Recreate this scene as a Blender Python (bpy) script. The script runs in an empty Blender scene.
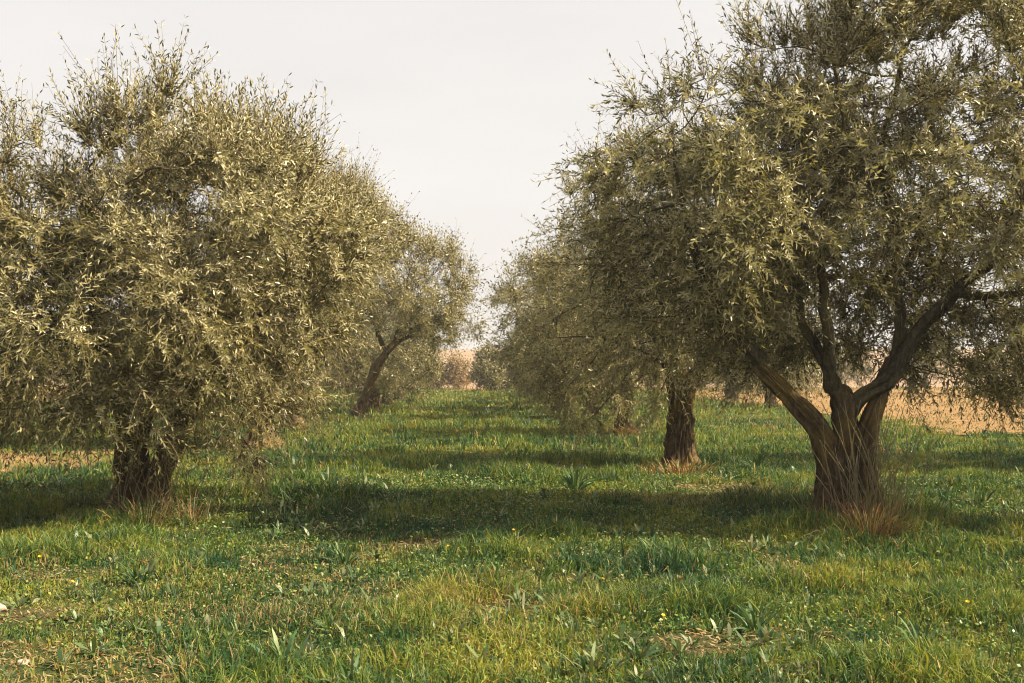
import bpy, math
import numpy as np
from mathutils import Vector

scene = bpy.context.scene
COL = scene.collection
R = math.radians
PI = math.pi

# ---------------------------------------------------------------- numeric helpers
def _hash(ix, iy, iz, seed):
    n = (ix * 374761393 + iy * 668265263 + iz * 2147483647 + seed * 1274126177) & 0xFFFFFFFF
    n = ((n ^ (n >> 13)) * 1274126177) & 0xFFFFFFFF
    n = ((n ^ (n >> 15)) * 2246822519) & 0xFFFFFFFF
    return ((n ^ (n >> 16)) & 0xFFFFFF) / float(0xFFFFFF)

def noise3(p, seed=0):
    """value noise 0..1 at points p (n,3)"""
    p = np.asarray(p, float)
    i = np.floor(p).astype(np.int64)
    f = p - i
    f = f * f * (3 - 2 * f)
    out = 0
    for dx in (0, 1):
        wx = f[:, 0] if dx else 1 - f[:, 0]
        for dy in (0, 1):
            wy = f[:, 1] if dy else 1 - f[:, 1]
            for dz in (0, 1):
                wz = f[:, 2] if dz else 1 - f[:, 2]
                out = out + wx * wy * wz * _hash(i[:, 0] + dx, i[:, 1] + dy, i[:, 2] + dz, seed)
    return out

def noise2(x, y, s, seed=0):
    x = np.atleast_1d(np.asarray(x, float)); y = np.atleast_1d(np.asarray(y, float))
    x, y = np.broadcast_arrays(x, y)
    sh = x.shape
    p = np.stack([x.ravel() / s, y.ravel() / s, np.full(x.size, 0.37)], 1)
    return noise3(p, seed).reshape(sh)

def fbm2(x, y, s, seed=0, octv=3):
    a, t, o = 1.0, 0.0, 0.0
    for k in range(octv):
        o = o + a * noise2(x, y, s / 2 ** k, seed + 17 * k); t += a; a *= .5
    return o / t

def sstep(a, b, x):
    t = np.clip((x - a) / (b - a), 0, 1)
    return t * t * (3 - 2 * t)

def norm(v):
    return v / np.maximum(np.linalg.norm(v, axis=-1, keepdims=True), 1e-9)

def mesh_np(name, verts, loops, sizes, mats, attrs=None, smooth=False, pcols=None):
    """verts (n,3); loops flat vertex indices; sizes per polygon; attrs {name: per-face float}; pcols {name: per-face rgb}"""
    me = bpy.data.meshes.new(name)
    verts = np.asarray(verts, np.float32); loops = np.asarray(loops, np.int32); sizes = np.asarray(sizes, np.int32)
    me.vertices.add(len(verts)); me.vertices.foreach_set('co', verts.ravel())
    me.loops.add(len(loops)); me.loops.foreach_set('vertex_index', loops)
    me.polygons.add(len(sizes))
    me.polygons.foreach_set('loop_start', np.concatenate([[0], np.cumsum(sizes)[:-1]]).astype(np.int32))
    me.update(calc_edges=True)
    me.polygons.foreach_set('use_smooth', np.full(len(sizes), smooth, bool))
    for k, v in (attrs or {}).items():
        a = me.attributes.new(k, 'FLOAT', 'FACE'); a.data.foreach_set('value', np.asarray(v, np.float32))
    for k, v in (pcols or {}).items():
        a = me.attributes.new(k, 'FLOAT_VECTOR', 'FACE'); a.data.foreach_set('vector', np.asarray(v, np.float32).ravel())
    for m in (mats if isinstance(mats, (list, tuple)) else [mats]):
        me.materials.append(m)
    return me

def link(name, me, parent=None, loc=(0, 0, 0)):
    o = bpy.data.objects.new(name, me); COL.objects.link(o)
    o.location = loc
    if parent: o.parent = parent
    return o

def tag(o, label=None, cat=None, group=None, kind=None):
    if label: o['label'] = label
    if cat: o['category'] = cat
    if group: o['group'] = group
    if kind: o['kind'] = kind
    return o

# ---------------------------------------------------------------- terrain
DMAX = 86.0
def hgt(x, y):
    x = np.asarray(x, float); y = np.asarray(y, float)
    h = (fbm2(x, y, 3.2, 5) - .5) * .14 + (fbm2(x + 40, y, .55, 9, 2) - .5) * .05
    h = h * (1 - sstep(60, 95, y) * .8)
    # land falls away behind the orchard, then a low ridge rises far off
    h = h - 2.4 * sstep(84, 130, y) + (12.0 + 8.5 * (fbm2(x, y * .25, 210, 31) - .35)) * sstep(150, 520, y) * sstep(-10, 60, y)
    return h

def h1(x, y):
    return float(np.ravel(hgt(np.array([x]), np.array([y])))[0])

# ---------------------------------------------------------------- materials
def nt(m):
    m.use_nodes = True
    t = m.node_tree
    for n in list(t.nodes): t.nodes.remove(n)
    return t

def N(t, typ, **kw):
    n = t.nodes.new(typ)
    for k, v in kw.items():
        if k == 'inp':
            for a, b in v.items(): n.inputs[a].default_value = b
        else:
            setattr(n, k, v)
    return n

def ramp(t, fac, stops):
    r = t.nodes.new('ShaderNodeValToRGB')
    e = r.color_ramp.elements
    while len(e) < len(stops): e.new(.5)
    for i, (p, c) in enumerate(stops):
        e[i].position = p; e[i].color = (*c, 1) if len(c) == 3 else c
    t.links.new(fac, r.inputs['Fac'])
    return r.outputs['Color']

def mixc(t, fac, a, b, mode='MIX'):
    m = t.nodes.new('ShaderNodeMix'); m.data_type = 'RGBA'; m.blend_type = mode
    for sock, v in ((m.inputs[0], fac), (m.inputs[6], a), (m.inputs[7], b)):
        if isinstance(v, bpy.types.NodeSocket): t.links.new(v, sock)
        elif isinstance(v, (int, float)): sock.default_value = v
        else: sock.default_value = (*v, 1)
    return m.outputs[2]

def noise_node(t, scale, detail=4, rough=.6, vec=None, dist=0):
    n = N(t, 'ShaderNodeTexNoise'); n.inputs['Scale'].default_value = scale
    n.inputs['Detail'].default_value = detail; n.inputs['Roughness'].default_value = rough
    n.inputs['Distortion'].default_value = dist
    if vec is not None: t.links.new(vec, n.inputs['Vector'])
    return n.outputs['Fac']

def leaf_material(name, top, under, yellow, trans=.30, rough=.33):
    m = bpy.data.materials.new(name); t = nt(m)
    out = N(t, 'ShaderNodeOutputMaterial')
    at = N(t, 'ShaderNodeAttribute', attribute_name='var')
    geo = N(t, 'ShaderNodeNewGeometry')
    c_top = ramp(t, at.outputs['Fac'], [(0, tuple(v * .62 for v in top)), (.45, top), (.85, tuple(.5 * (a + b) for a, b in zip(top, yellow))), (1, yellow)])
    c_und = ramp(t, at.outputs['Fac'], [(0, tuple(v * .75 for v in under)), (.6, under), (1, tuple(.5 * (a + b) for a, b in zip(under, yellow)))])
    c = mixc(t, geo.outputs['Backfacing'], c_top, c_und)
    bs = N(t, 'ShaderNodeBsdfPrincipled'); bs.inputs['Roughness'].default_value = rough
    bs.inputs['Specular IOR Level'].default_value = .6
    t.links.new(c, bs.inputs['Base Color'])
    tr = N(t, 'ShaderNodeBsdfTranslucent')
    ct = mixc(t, 1.0, c, (.92, 1.0, .5), 'MULTIPLY')
    t.links.new(ct, tr.inputs['Color'])
    mx = N(t, 'ShaderNodeMixShader'); mx.inputs[0].default_value = trans
    t.links.new(bs.outputs[0], mx.inputs[1]); t.links.new(tr.outputs[0], mx.inputs[2])
    t.links.new(mx.outputs[0], out.inputs[0])
    return m

def attr_color_material(name, trans=.25, rough=.55, spec=.3):
    """base colour from the per-face 'tint' attribute: each blade its own natural colour"""
    m = bpy.data.materials.new(name); t = nt(m)
    out = N(t, 'ShaderNodeOutputMaterial')
    at = N(t, 'ShaderNodeAttribute', attribute_name='tint')
    bs = N(t, 'ShaderNodeBsdfPrincipled'); bs.inputs['Roughness'].default_value = rough
    bs.inputs['Specular IOR Level'].default_value = spec
    t.links.new(at.outputs['Color'], bs.inputs['Base Color'])
    tr = N(t, 'ShaderNodeBsdfTranslucent')
    t.links.new(mixc(t, 1.0, at.outputs['Color'], (1.0, 1.0, .5), 'MULTIPLY'), tr.inputs['Color'])
    mx = N(t, 'ShaderNodeMixShader'); mx.inputs[0].default_value = trans
    t.links.new(bs.outputs[0], mx.inputs[1]); t.links.new(tr.outputs[0], mx.inputs[2])
    t.links.new(mx.outputs[0], out.inputs[0])
    return m

def bark_material(name, dark, light, moss, scale=1.0, bump=.6):
    m = bpy.data.materials.new(name); t = nt(m)
    out = N(t, 'ShaderNodeOutputMaterial')
    tc = N(t, 'ShaderNodeTexCoord')
    mp = N(t, 'ShaderNodeMapping'); mp.inputs['Scale'].default_value = (15 * scale, 15 * scale, 6.0 * scale)
    t.links.new(tc.outputs['Object'], mp.inputs['Vector'])
    f1 = noise_node(t, 1.0, 6, .7, mp.outputs[0], .6)
    f2 = noise_node(t, 2.3, 3, .5, tc.outputs['Object'])
    f3 = noise_node(t, 38 * scale, 3, .6, tc.outputs['Object'])
    c = ramp(t, f1, [(.3, dark), (.55, tuple(.5 * (a + b) for a, b in zip(dark, light))), (.72, light)])
    msk = ramp(t, f2, [(.48, (0, 0, 0)), (.66, (1, 1, 1))])
    c = mixc(t, msk, c, moss)
    c2 = mixc(t, .35, c, ramp(t, f3, [(.3, (.3, .3, .3)), (.7, (1, 1, 1))]), 'MULTIPLY')
    bs = N(t, 'ShaderNodeBsdfPrincipled'); bs.inputs['Roughness'].default_value = .9
    bs.inputs['Specular IOR Level'].default_value = .15
    t.links.new(c2, bs.inputs['Base Color'])
    ad = N(t, 'ShaderNodeMath', operation='ADD'); t.links.new(f1, ad.inputs[0]); t.links.new(f3, ad.inputs[1])
    b = N(t, 'ShaderNodeBump'); b.inputs['Strength'].default_value = bump; b.inputs['Distance'].default_value = .03
    t.links.new(ad.outputs[0], b.inputs['Height']); t.links.new(b.outputs[0], bs.inputs['Normal'])
    t.links.new(bs.outputs[0], out.inputs[0])
    return m

M = {}
M['leaf'] = leaf_material('olive_leaf', (.066, .074, .028), (.46, .40, .225), (.38, .28, .055))
M['leaf_far'] = leaf_material('olive_leaf_far', (.078, .085, .036), (.38, .335, .19), (.32, .25, .07))
M['leaf_pale'] = leaf_material('pale_shrub_leaf', (.27, .175, .085), (.38, .27, .16), (.40, .25, .10))
M['bark'] = bark_material('olive_bark', (.016, .011, .007), (.25, .175, .100), (.20, .135, .045))
M['limb'] = bark_material('limb_bark', (.020, .016, .012), (.19, .155, .105), (.15, .13, .05), 1.6, .8)
M['twig'] = bark_material('twig_bark', (.15, .12, .07), (.36, .29, .18), (.34, .25, .10), 3.0, .1)
M['grass'] = attr_color_material('grass_blades', .38, .5, .35)
M['straw'] = attr_color_material('dry_straw', .15, .7, .15)
M['plant'] = attr_color_material('broad_leaf', .2, .42, .4)

def ground_material():
    m = bpy.data.materials.new('orchard_soil'); t = nt(m)
    out = N(t, 'ShaderNodeOutputMaterial'); tc = N(t, 'ShaderNodeTexCoord')
    geo = N(t, 'ShaderNodeNewGeometry')
    f1 = noise_node(t, .9, 5, .65, tc.outputs['Object'])
    f2 = noise_node(t, 22, 5, .75, tc.outputs['Object'])
    soil = ramp(t, f2, [(.3, (.045, .036, .018)), (.6, (.12, .092, .042)), (.8, (.21, .16, .08))])
    green = ramp(t, f2, [(.3, (.022, .040, .012)), (.6, (.055, .080, .024)), (.8, (.11, .12, .04))])
    msk = ramp(t, f1, [(.45, (0, 0, 0)), (.68, (1, 1, 1))])
    c = mixc(t, msk, green, soil)
    # far land: reddish brown scrub and bare earth
    sx = N(t, 'ShaderNodeSeparateXYZ'); t.links.new(geo.outputs['Position'], sx.inputs[0])
    mr = N(t, 'ShaderNodeMapRange'); mr.inputs['From Min'].default_value = 86; mr.inputs['From Max'].default_value = 92
    t.links.new(sx.outputs['Y'], mr.inputs['Value'])
    mp = N(t, 'ShaderNodeMapping'); mp.inputs['Scale'].default_value = (.06, .02, 1)
    t.links.new(tc.outputs['Object'], mp.inputs['Vector'])
    f3 = noise_node(t, 1.0, 6, .7, mp.outputs[0])
    far = ramp(t, f3, [(.3, (.16, .11, .07)), (.5, (.30, .19, .12)), (.7, (.24, .17, .10))])
    c = mixc(t, mr.outputs[0], c, far)
    bs = N(t, 'ShaderNodeBsdfPrincipled'); bs.inputs['Roughness'].default_value = .95
    bs.inputs['Specular IOR Level'].default_value = .1
    t.links.new(c, bs.inputs['Base Color'])
    b = N(t, 'ShaderNodeBump'); b.inputs['Strength'].default_value = .8; b.inputs['Distance'].default_value = .04
    t.links.new(f2, b.inputs['Height']); t.links.new(b.outputs[0], bs.inputs['Normal'])
    t.links.new(bs.outputs[0], out.inputs[0])
    return m

def field_material():
    m = bpy.data.materials.new('bare_field'); t = nt(m)
    out = N(t, 'ShaderNodeOutputMaterial'); tc = N(t, 'ShaderNodeTexCoord')
    mp = N(t, 'ShaderNodeMapping'); mp.inputs['Scale'].default_value = (.5, 2.2, 1)
    t.links.new(tc.outputs['Object'], mp.inputs['Vector'])
    f1 = noise_node(t, 1.2, 6, .75, mp.outputs[0])
    f2 = noise_node(t, 9, 5, .8, tc.outputs['Object'])
    c = ramp(t, f1, [(.3, (.16, .095, .040)), (.5, (.29, .18, .080)), (.72, (.39, .265, .125))])
    c = mixc(t, .45, c, ramp(t, f2, [(.35, (.35, .32, .28)), (.55, (1, 1, 1))]), 'MULTIPLY')
    bs = N(t, 'ShaderNodeBsdfPrincipled'); bs.inputs['Roughness'].default_value = .95
    bs.inputs['Specular IOR Level'].default_value = .1
    t.links.new(c, bs.inputs['Base Color'])
    b = N(t, 'ShaderNodeBump'); b.inputs['Strength'].default_value = .9; b.inputs['Distance'].default_value = .06
    t.links.new(f2, b.inputs['Height']); t.links.new(b.outputs[0], bs.inputs['Normal'])
    t.links.new(bs.outputs[0], out.inputs[0])
    return m
M['ground'] = ground_material(); M['field'] = field_material()

def stone_material():
    m = bpy.data.materials.new('pale_stone'); t = nt(m)
    out = N(t, 'ShaderNodeOutputMaterial'); tc = N(t, 'ShaderNodeTexCoord')
    f = noise_node(t, 30, 5, .7, tc.outputs['Object'])
    c = ramp(t, f, [(.3, (.30, .23, .16)), (.7, (.58, .48, .36))])
    bs = N(t, 'ShaderNodeBsdfPrincipled'); bs.inputs['Roughness'].default_value = .9
    t.links.new(c, bs.inputs['Base Color'])
    b = N(t, 'ShaderNodeBump'); b.inputs['Strength'].default_value = .6; b.inputs['Distance'].default_value = .01
    t.links.new(f, b.inputs['Height']); t.links.new(b.outputs[0], bs.inputs['Normal'])
    t.links.new(bs.outputs[0], out.inputs[0])
    return m
M['stone'] = stone_material()

# ---------------------------------------------------------------- ground sheets
def graded(a, b, fine, growth, fmax):
    """coordinates from a to b, fine step near zero, growing outward"""
    xs = [0.0]; st = fine
    while xs[-1] < b:
        xs.append(xs[-1] + st)
        if xs[-1] > fmax: st *= growth
    ys = [0.0]; st = fine
    while ys[-1] > a:
        ys.append(ys[-1] - st)
        if ys[-1] < -fmax: st *= growth
    return np.array(sorted(set(ys + xs)))

gx = graded(-700, 700, .12, 1.07, 9)
gy = graded(-30, 900, .12, 1.035, 16)
X, Y = np.meshgrid(gx, gy)
Z = hgt(X, Y)
V = np.stack([X.ravel(), Y.ravel(), Z.ravel()], 1)
nx, ny = len(gx), len(gy)
V_ground_min, V_ground_max = Z.min(), max(Z.max(), 8.5)
ii, jj = np.meshgrid(np.arange(nx - 1), np.arange(ny - 1))
q = (jj * nx + ii).ravel()
L = np.stack([q, q + 1, q + nx + 1, q + nx], 1).ravel()
tag(link('ground', mesh_np('ground', V, L, np.full(len(q), 4), M['ground'], smooth=True)), kind='structure')

# bare tan fields, each a sheet draped just above the ground with a ragged edge
FIELDS = [
    # x0, x1, y0, y1
    (11.6, 160., 26.0, 84.),
    (-15., -5.6, 16.4, 21.2),
    (-150., -15., 52., 84.),
    (-2.2, 1.4, 76., 88.),
]
def in_field(x, y):
    """signed distance-like value: >0 inside a field"""
    w = (fbm2(x, y, 2.2, 77) - .5) * 2.2 * np.clip(y / 22, .5, 2.)
    d = np.full(np.shape(x), -99.)
    for (x0, x1, y0, y1) in FIELDS:
        d = np.maximum(d, np.minimum(np.minimum(x - x0, x1 - x), np.minimum(y - y0, y1 - y)) + w)
    return d
def field_sheet(name, x0, x1, y0, y1, step):
    xs = np.arange(x0 - 2, x1 + 2, step); ys = np.arange(y0 - 2, y1 + 2, step)
    X, Y = np.meshgrid(xs, ys)
    Zf = hgt(X, Y) + .02 + .05 * (noise2(X, Y, .5, 3) - .3)
    d = in_field(X, Y)
    nx = len(xs)
    ii, jj = np.meshgrid(np.arange(nx - 1), np.arange(len(ys) - 1))
    q = (jj * nx + ii).ravel()
    keep = d.ravel()[q] > 0
    q = q[keep]
    Lp = np.stack([q, q + 1, q + nx + 1, q + nx], 1)
    used, inv = np.unique(Lp.ravel(), return_inverse=True)
    V = np.stack([X.ravel(), Y.ravel(), Zf.ravel()], 1)[used]
    return link(name, mesh_np(name, V, inv, np.full(len(q), 4), M['field'], smooth=True))
for nm, f, st in (('field', FIELDS[0], .45), ('path', FIELDS[1], .14), ('field', FIELDS[2], .6), ('field', FIELDS[3], .3)):
    tag(field_sheet(nm, *f, st), kind='structure')

# ---------------------------------------------------------------- trees
def chain_tube(pts, rad, sides, gnarl=0., seed=0, cap=True, twist=0.):
    """tube along a polyline; returns verts, quads(list of 4)"""
    pts = np.asarray(pts, float); n = len(pts)
    tan = np.gradient(pts, axis=0); tan = norm(tan)
    ref = np.array([1., 0, 0]) if abs(tan[0][0]) < .8 else np.array([0, 1., 0])
    u = ref - tan[0] * ref.dot(tan[0]); u /= np.linalg.norm(u)
    us = []
    for i in range(n):
        u = u - tan[i] * u.dot(tan[i]); u /= np.linalg.norm(u); us.append(u)
    us = np.array(us); vs = np.cross(tan, us)
    a = np.linspace(0, 2 * PI, sides, endpoint=False)
    tw = twist * np.linspace(0, 1, n)[:, None]
    ca, sa = np.cos(a[None, :] + tw), np.sin(a[None, :] + tw)
    r = np.asarray(rad, float)[:, None] * np.ones((1, sides))
    if gnarl > 0:
        s = np.concatenate([[0], np.cumsum(np.linalg.norm(np.diff(pts, axis=0), axis=1))])
        q = np.stack([np.cos(a)[None, :].repeat(n, 0) * 2.1, np.sin(a)[None, :].repeat(n, 0) * 2.1, (s[:, None] * 1.6).repeat(sides, 1)], -1).reshape(-1, 3)
        g1 = noise3(q, seed).reshape(n, sides) - .5
        q2 = q * np.array([3.2, 3.2, 2.2]); g2 = noise3(q2, seed + 3).reshape(n, sides) - .5
        q3 = q * np.array([6., 6., 1.3]) + np.stack([np.zeros(len(q)), np.zeros(len(q)), 2.0 * g2.ravel()], 1)
        g3 = np.abs(noise3(q3, seed + 7).reshape(n, sides) - .5) * 2
        q4 = q * np.array([13., 13., 4.]); g4 = noise3(q4, seed + 8).reshape(n, sides) - .5
        r = r * (1 + gnarl * (1.5 * g1 + .9 * g2 + .75 * (g3 - .45) + .55 * g4))
    V = pts[:, None, :] + (us[:, None, :] * ca[..., None] + vs[:, None, :] * sa[..., None]) * r[..., None]
    V = V.reshape(-1, 3)
    i, j = np.meshgrid(np.arange(n - 1), np.arange(sides), indexing='ij')
    j2 = (j + 1) % sides
    Q = np.stack([i * sides + j, i * sides + j2, (i + 1) * sides + j2, (i + 1) * sides + j], -1).reshape(-1, 4)
    F = [Q.ravel()]; S = [np.full(len(Q), 4)]
    if cap:
        F.append(np.arange((n - 1) * sides, n * sides)); S.append(np.array([sides]))
    return V, np.concatenate(F), np.concatenate(S)

class Acc:
    def __init__(s): s.v = []; s.l = []; s.s = []; s.n = 0
    def add(s, V, Lp, S):
        s.v.append(V); s.l.append(Lp + s.n); s.s.append(S); s.n += len(V)
    def mesh(s, name, mat, smooth=True):
        return mesh_np(name, np.concatenate(s.v), np.concatenate(s.l), np.concatenate(s.s), mat, smooth=smooth)

def resample(pts, rad, step):
    """smooth (Catmull-Rom) resampling of a hand-placed limb"""
    P = np.asarray(pts, float); rr = np.asarray(rad, float)
    Pe = np.vstack([2 * P[0] - P[1], P, 2 * P[-1] - P[-2]])
    out, ro = [], []
    for i in range(len(P) - 1):
        p0, p1, p2, p3 = Pe[i:i + 4]
        k = max(2, int(np.linalg.norm(p2 - p1) / step))
        for t in np.arange(k) / k:
            out.append(.5 * ((2 * p1) + (-p0 + p2) * t + (2 * p0 - 5 * p1 + 4 * p2 - p3) * t * t + (-p0 + 3 * p1 - 3 * p2 + p3) * t ** 3))
            ro.append(rr[i] * (1 - t) + rr[i + 1] * t)
    out.append(P[-1]); ro.append(rr[-1])
    return np.array(out), np.array(ro)

def grow(rng, limbs, lumps, n_attr, step=.15, kill=.26, infl=1.3, shell=.5, hollow=None):
    """space colonisation from the limb nodes into the crown envelope"""
    vol = np.array([np.prod(l[1]) for l in lumps]); pick = rng.choice(len(lumps), n_attr, p=vol / vol.sum())
    C = np.array([l[0] for l in lumps])[pick]; Rr = np.array([l[1] for l in lumps])[pick]
    d = norm(rng.normal(size=(n_attr, 3))); u = rng.random(n_attr)
    rad = np.where(rng.random(n_attr) < shell, .72 + .28 * u, u ** (1 / 3))
    # lumpy outline: the reach varies with direction
    lump = .80 + .34 * noise3(d * 2.4 + pick[:, None] * 7.7, 11)
    A = C + d * Rr * (rad * lump)[:, None]
    A = A[A[:, 2] > .45]
    if hollow is not None: A = A[np.sum(((A - hollow[0]) / np.array(hollow[1])) ** 2, 1) > 1]
    pos = []; par = []; rmin = []
    for (P, rr, base) in limbs:
        if base is not None and len(pos):
            b = int(np.argmin(np.linalg.norm(np.array(pos) - P[0], axis=1)))
        else: b = -1
        for k, p in enumerate(P):
            par.append(b if k == 0 else len(pos) - 1); pos.append(p); rmin.append(rr[k])
    nl = len(pos)
    pos = [np.array(p) for p in pos]
    Pn = np.array(pos); ndist = np.full(len(A), 1e9); nidx = np.zeros(len(A), int)
    ok = np.where(np.array(rmin) < .11)[0]                # shoots do not leave the thick lower trunk
    D = np.linalg.norm(A[:, None] - Pn[ok][None], axis=2)
    nidx = ok[D.argmin(1)]; ndist = D.min(1)
    for it in range(70):
        if len(A) == 0: break
        act = ndist < (infl if it > 12 else 3.0)
        if not act.any(): break
        ids = nidx[act]; Pn = np.array(pos)
        dv = norm(A[act] - Pn[ids])
        uq, inv = np.unique(ids, return_inverse=True)
        S = np.zeros((len(uq), 3)); np.add.at(S, inv, dv)
        S = norm(S + rng.normal(size=S.shape) * .18)
        new = Pn[uq] + S * step
        base_i = len(pos)
        for k in range(len(uq)):
            pos.append(new[k]); par.append(int(uq[k])); rmin.append(0)
        D = np.linalg.norm(A[:, None] - new[None], axis=2)
        m = D.min(1); mi = D.argmin(1) + base_i
        b = m < ndist
        ndist = np.where(b, m, ndist); nidx = np.where(b, mi, nidx)
        k = ndist > kill
        A, ndist, nidx = A[k], ndist[k], nidx[k]
    pos = np.array(pos); par = np.array(par); n = len(pos)
    # pipe model
    e = 2.35; w = np.zeros(n); kids = [[] for _ in range(n)]
    for i in range(n):
        if par[i] >= 0: kids[par[i]].append(i)
    for i in range(n - 1, -1, -1):
        if i >= nl or not kids[i]:
            pass
        if not kids[i]: w[i] = .0055 ** e
        else: w[i] = sum(w[k] for k in kids[i]) * 1.004
    r = w ** (1 / e)
    r = np.minimum(r, .085)
    return pos, par, r, kids, nl

def build_twigs(rng, pos, par, r, kids, nl, center, n_twigs, Lr, leaf_len, leaf_w, spacing, hexa=True, upright=.5, droop=.35, hollow=None):
    """thin leafy shoots on the outer branches: returns twig mesh data and leaf mesh data"""
    thin = np.where((r < .017) & (np.arange(len(pos)) >= nl))[0]
    if hollow is not None: thin = thin[np.sum(((pos[thin] - hollow[0]) / np.array(hollow[1])) ** 2, 1) > 1]
    tipw = np.array([3.0 if not kids[i] else 1.0 for i in thin])
    tipw = tipw * (.26 + 1.3 * sstep(.34, .66, noise3(pos[thin] * 1.7 + 3.3, 19)))
    src = rng.choice(thin, n_twigs, p=tipw / tipw.sum())
    P0 = pos[src]
    bd = norm(P0 - pos[par[src]])
    outw = norm((P0 - center) * np.array([1, 1, .8]))
    hrel = (P0[:, 2] - pos[:, 2].min()) / (pos[:, 2].max() - pos[:, 2].min())
    up = np.zeros_like(P0); up[:, 2] = 1
    rnd = norm(rng.normal(size=P0.shape))
    d = norm(.45 * bd + .40 * outw + .95 * rnd + up * (upright * (hrel ** 1.5) * 1.25 - droop * (1 - hrel))[:, None])
    K = 7
    L = rng.uniform(Lr[0], Lr[1], n_twigs) * (1 + .35 * (rng.random(n_twigs) < .12))
    shoot = (rng.random(n_twigs) < .22) & (hrel > .75)
    d[shoot] = norm(d[shoot] + up[shoot] * 1.1); L[shoot] *= 1.25
    bend = norm(rng.normal(size=P0.shape)) * .28
    bend[:, 2] += np.where(hrel > .72, .26, -.30 * (1 - hrel) - .04)
    tt = np.linspace(0, 1, K)
    def at(t):   # t (n,k)
        return P0[:, None] + (L[:, None] * t)[..., None] * d[:, None] + (L[:, None] * t * t)[..., None] * bend[:, None]
    def tang(t):
        return norm(d[:, None] + 2 * t[..., None] * bend[:, None])
    T = np.tile(tt, (n_twigs, 1)); C = at(T); Tg = tang(T)
    ref = norm(np.cross(Tg, rng.normal(size=(n_twigs, 1, 3)))); sid = np.cross(Tg, ref)
    rad = (.0040 * (1 - .6 * tt))[None, :, None]
    S = 3
    ring = []
    for k in range(S):
        a = 2 * PI * k / S
        ring.append(C + (ref * math.cos(a) + sid * math.sin(a)) * rad)
    TV = np.stack(ring, 2).reshape(-1, 3)          # twig, K, S
    b = (np.arange(n_twigs) * K * S)[:, None, None] + (np.arange(K - 1) * S)[None, :, None] + np.arange(S)[None, None, :]
    b2 = (np.arange(n_twigs) * K * S)[:, None, None] + (np.arange(K - 1) * S)[None, :, None] + ((np.arange(S) + 1) % S)[None, None, :]
    TL = np.stack([b, b2, b2 + S, b + S], -1).reshape(-1, 4)
    # leaves in opposite pairs
    npair = max(3, int(np.mean(Lr) / spacing))
    t = (np.linspace(.12, 1.0, npair)[None, :] + rng.normal(size=(n_twigs, npair)) * .02)
    C = at(t); Tg = tang(t)
    rf = norm(rng.normal(size=(n_twigs, 1, 3)))
    u = norm(np.cross(Tg, rf)); v = np.cross(Tg, u)
    ph = (np.arange(npair) % 2)[None, :, None] * (PI / 2) + rng.normal(size=(n_twigs, npair, 1)) * .35
    side = u * np.cos(ph) + v * np.sin(ph)
    out = []
    for sg in (1, -1):
        th = rng.uniform(.45, 1.15, (n_twigs, npair, 1))
        ax = norm(Tg * np.cos(th) + sg * side * np.sin(th) + rng.normal(size=Tg.shape) * .14)
        nrm = norm(Tg - ax * np.sum(Tg * ax, -1, keepdims=True) + rng.normal(size=Tg.shape) * .22)
        out.append((C.reshape(-1, 3), ax.reshape(-1, 3), nrm.reshape(-1, 3)))
    B = np.concatenate([o[0] for o in out]); AX = np.concatenate([o[1] for o in out]); NR = np.concatenate([o[2] for o in out])
    tvar = np.tile(np.repeat(rng.random(n_twigs), npair), 2)
    full = np.where(rng.random(n_twigs) < .22, .35, .93); full[shoot] = .95
    keep = rng.random(len(B)) < np.tile(np.repeat(full, npair), 2)
    B, AX, NR, tvar = B[keep], AX[keep], NR[keep], tvar[keep]
    n = len(B)
    W = norm(np.cross(AX, NR)); NR = np.cross(W, AX)
    ll = rng.uniform(leaf_len[0], leaf_len[1], n)[:, None]; ww = ll * (leaf_w * rng.uniform(.8, 1.2, n))[:, None] * .5
    cv = (rng.uniform(-.02, .12, n)[:, None]) * ll
    base = B
    if hexa:
        m1 = B + AX * ll * .38 + NR * cv * .25; m2 = B + AX * ll * .74 + NR * cv * -.2
        tip = B + AX * ll - NR * cv * 1.2
        vv = np.stack([base, m1 + W * ww, m2 + W * ww * .72, tip, m2 - W * ww * .72, m1 - W * ww], 1).reshape(-1, 3)
        k = 6
    else:
        m1 = B + AX * ll * .45
        tip = B + AX * ll - NR * cv
        vv = np.stack([base, m1 + W * ww * 1.12, tip, m1 - W * ww * 1.12], 1).reshape(-1, 3)
        k = 4
    # orient so that the face normal is the upper side
    idx = np.arange(n * k).reshape(n, k)[:, ::-1]
    var = np.clip(.55 * rng.random(n) + .45 * tvar, 0, 1)
    return (TV, TL.ravel(), np.full(len(TL), 4)), (vv, idx.ravel(), np.full(n, k), var)

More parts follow.
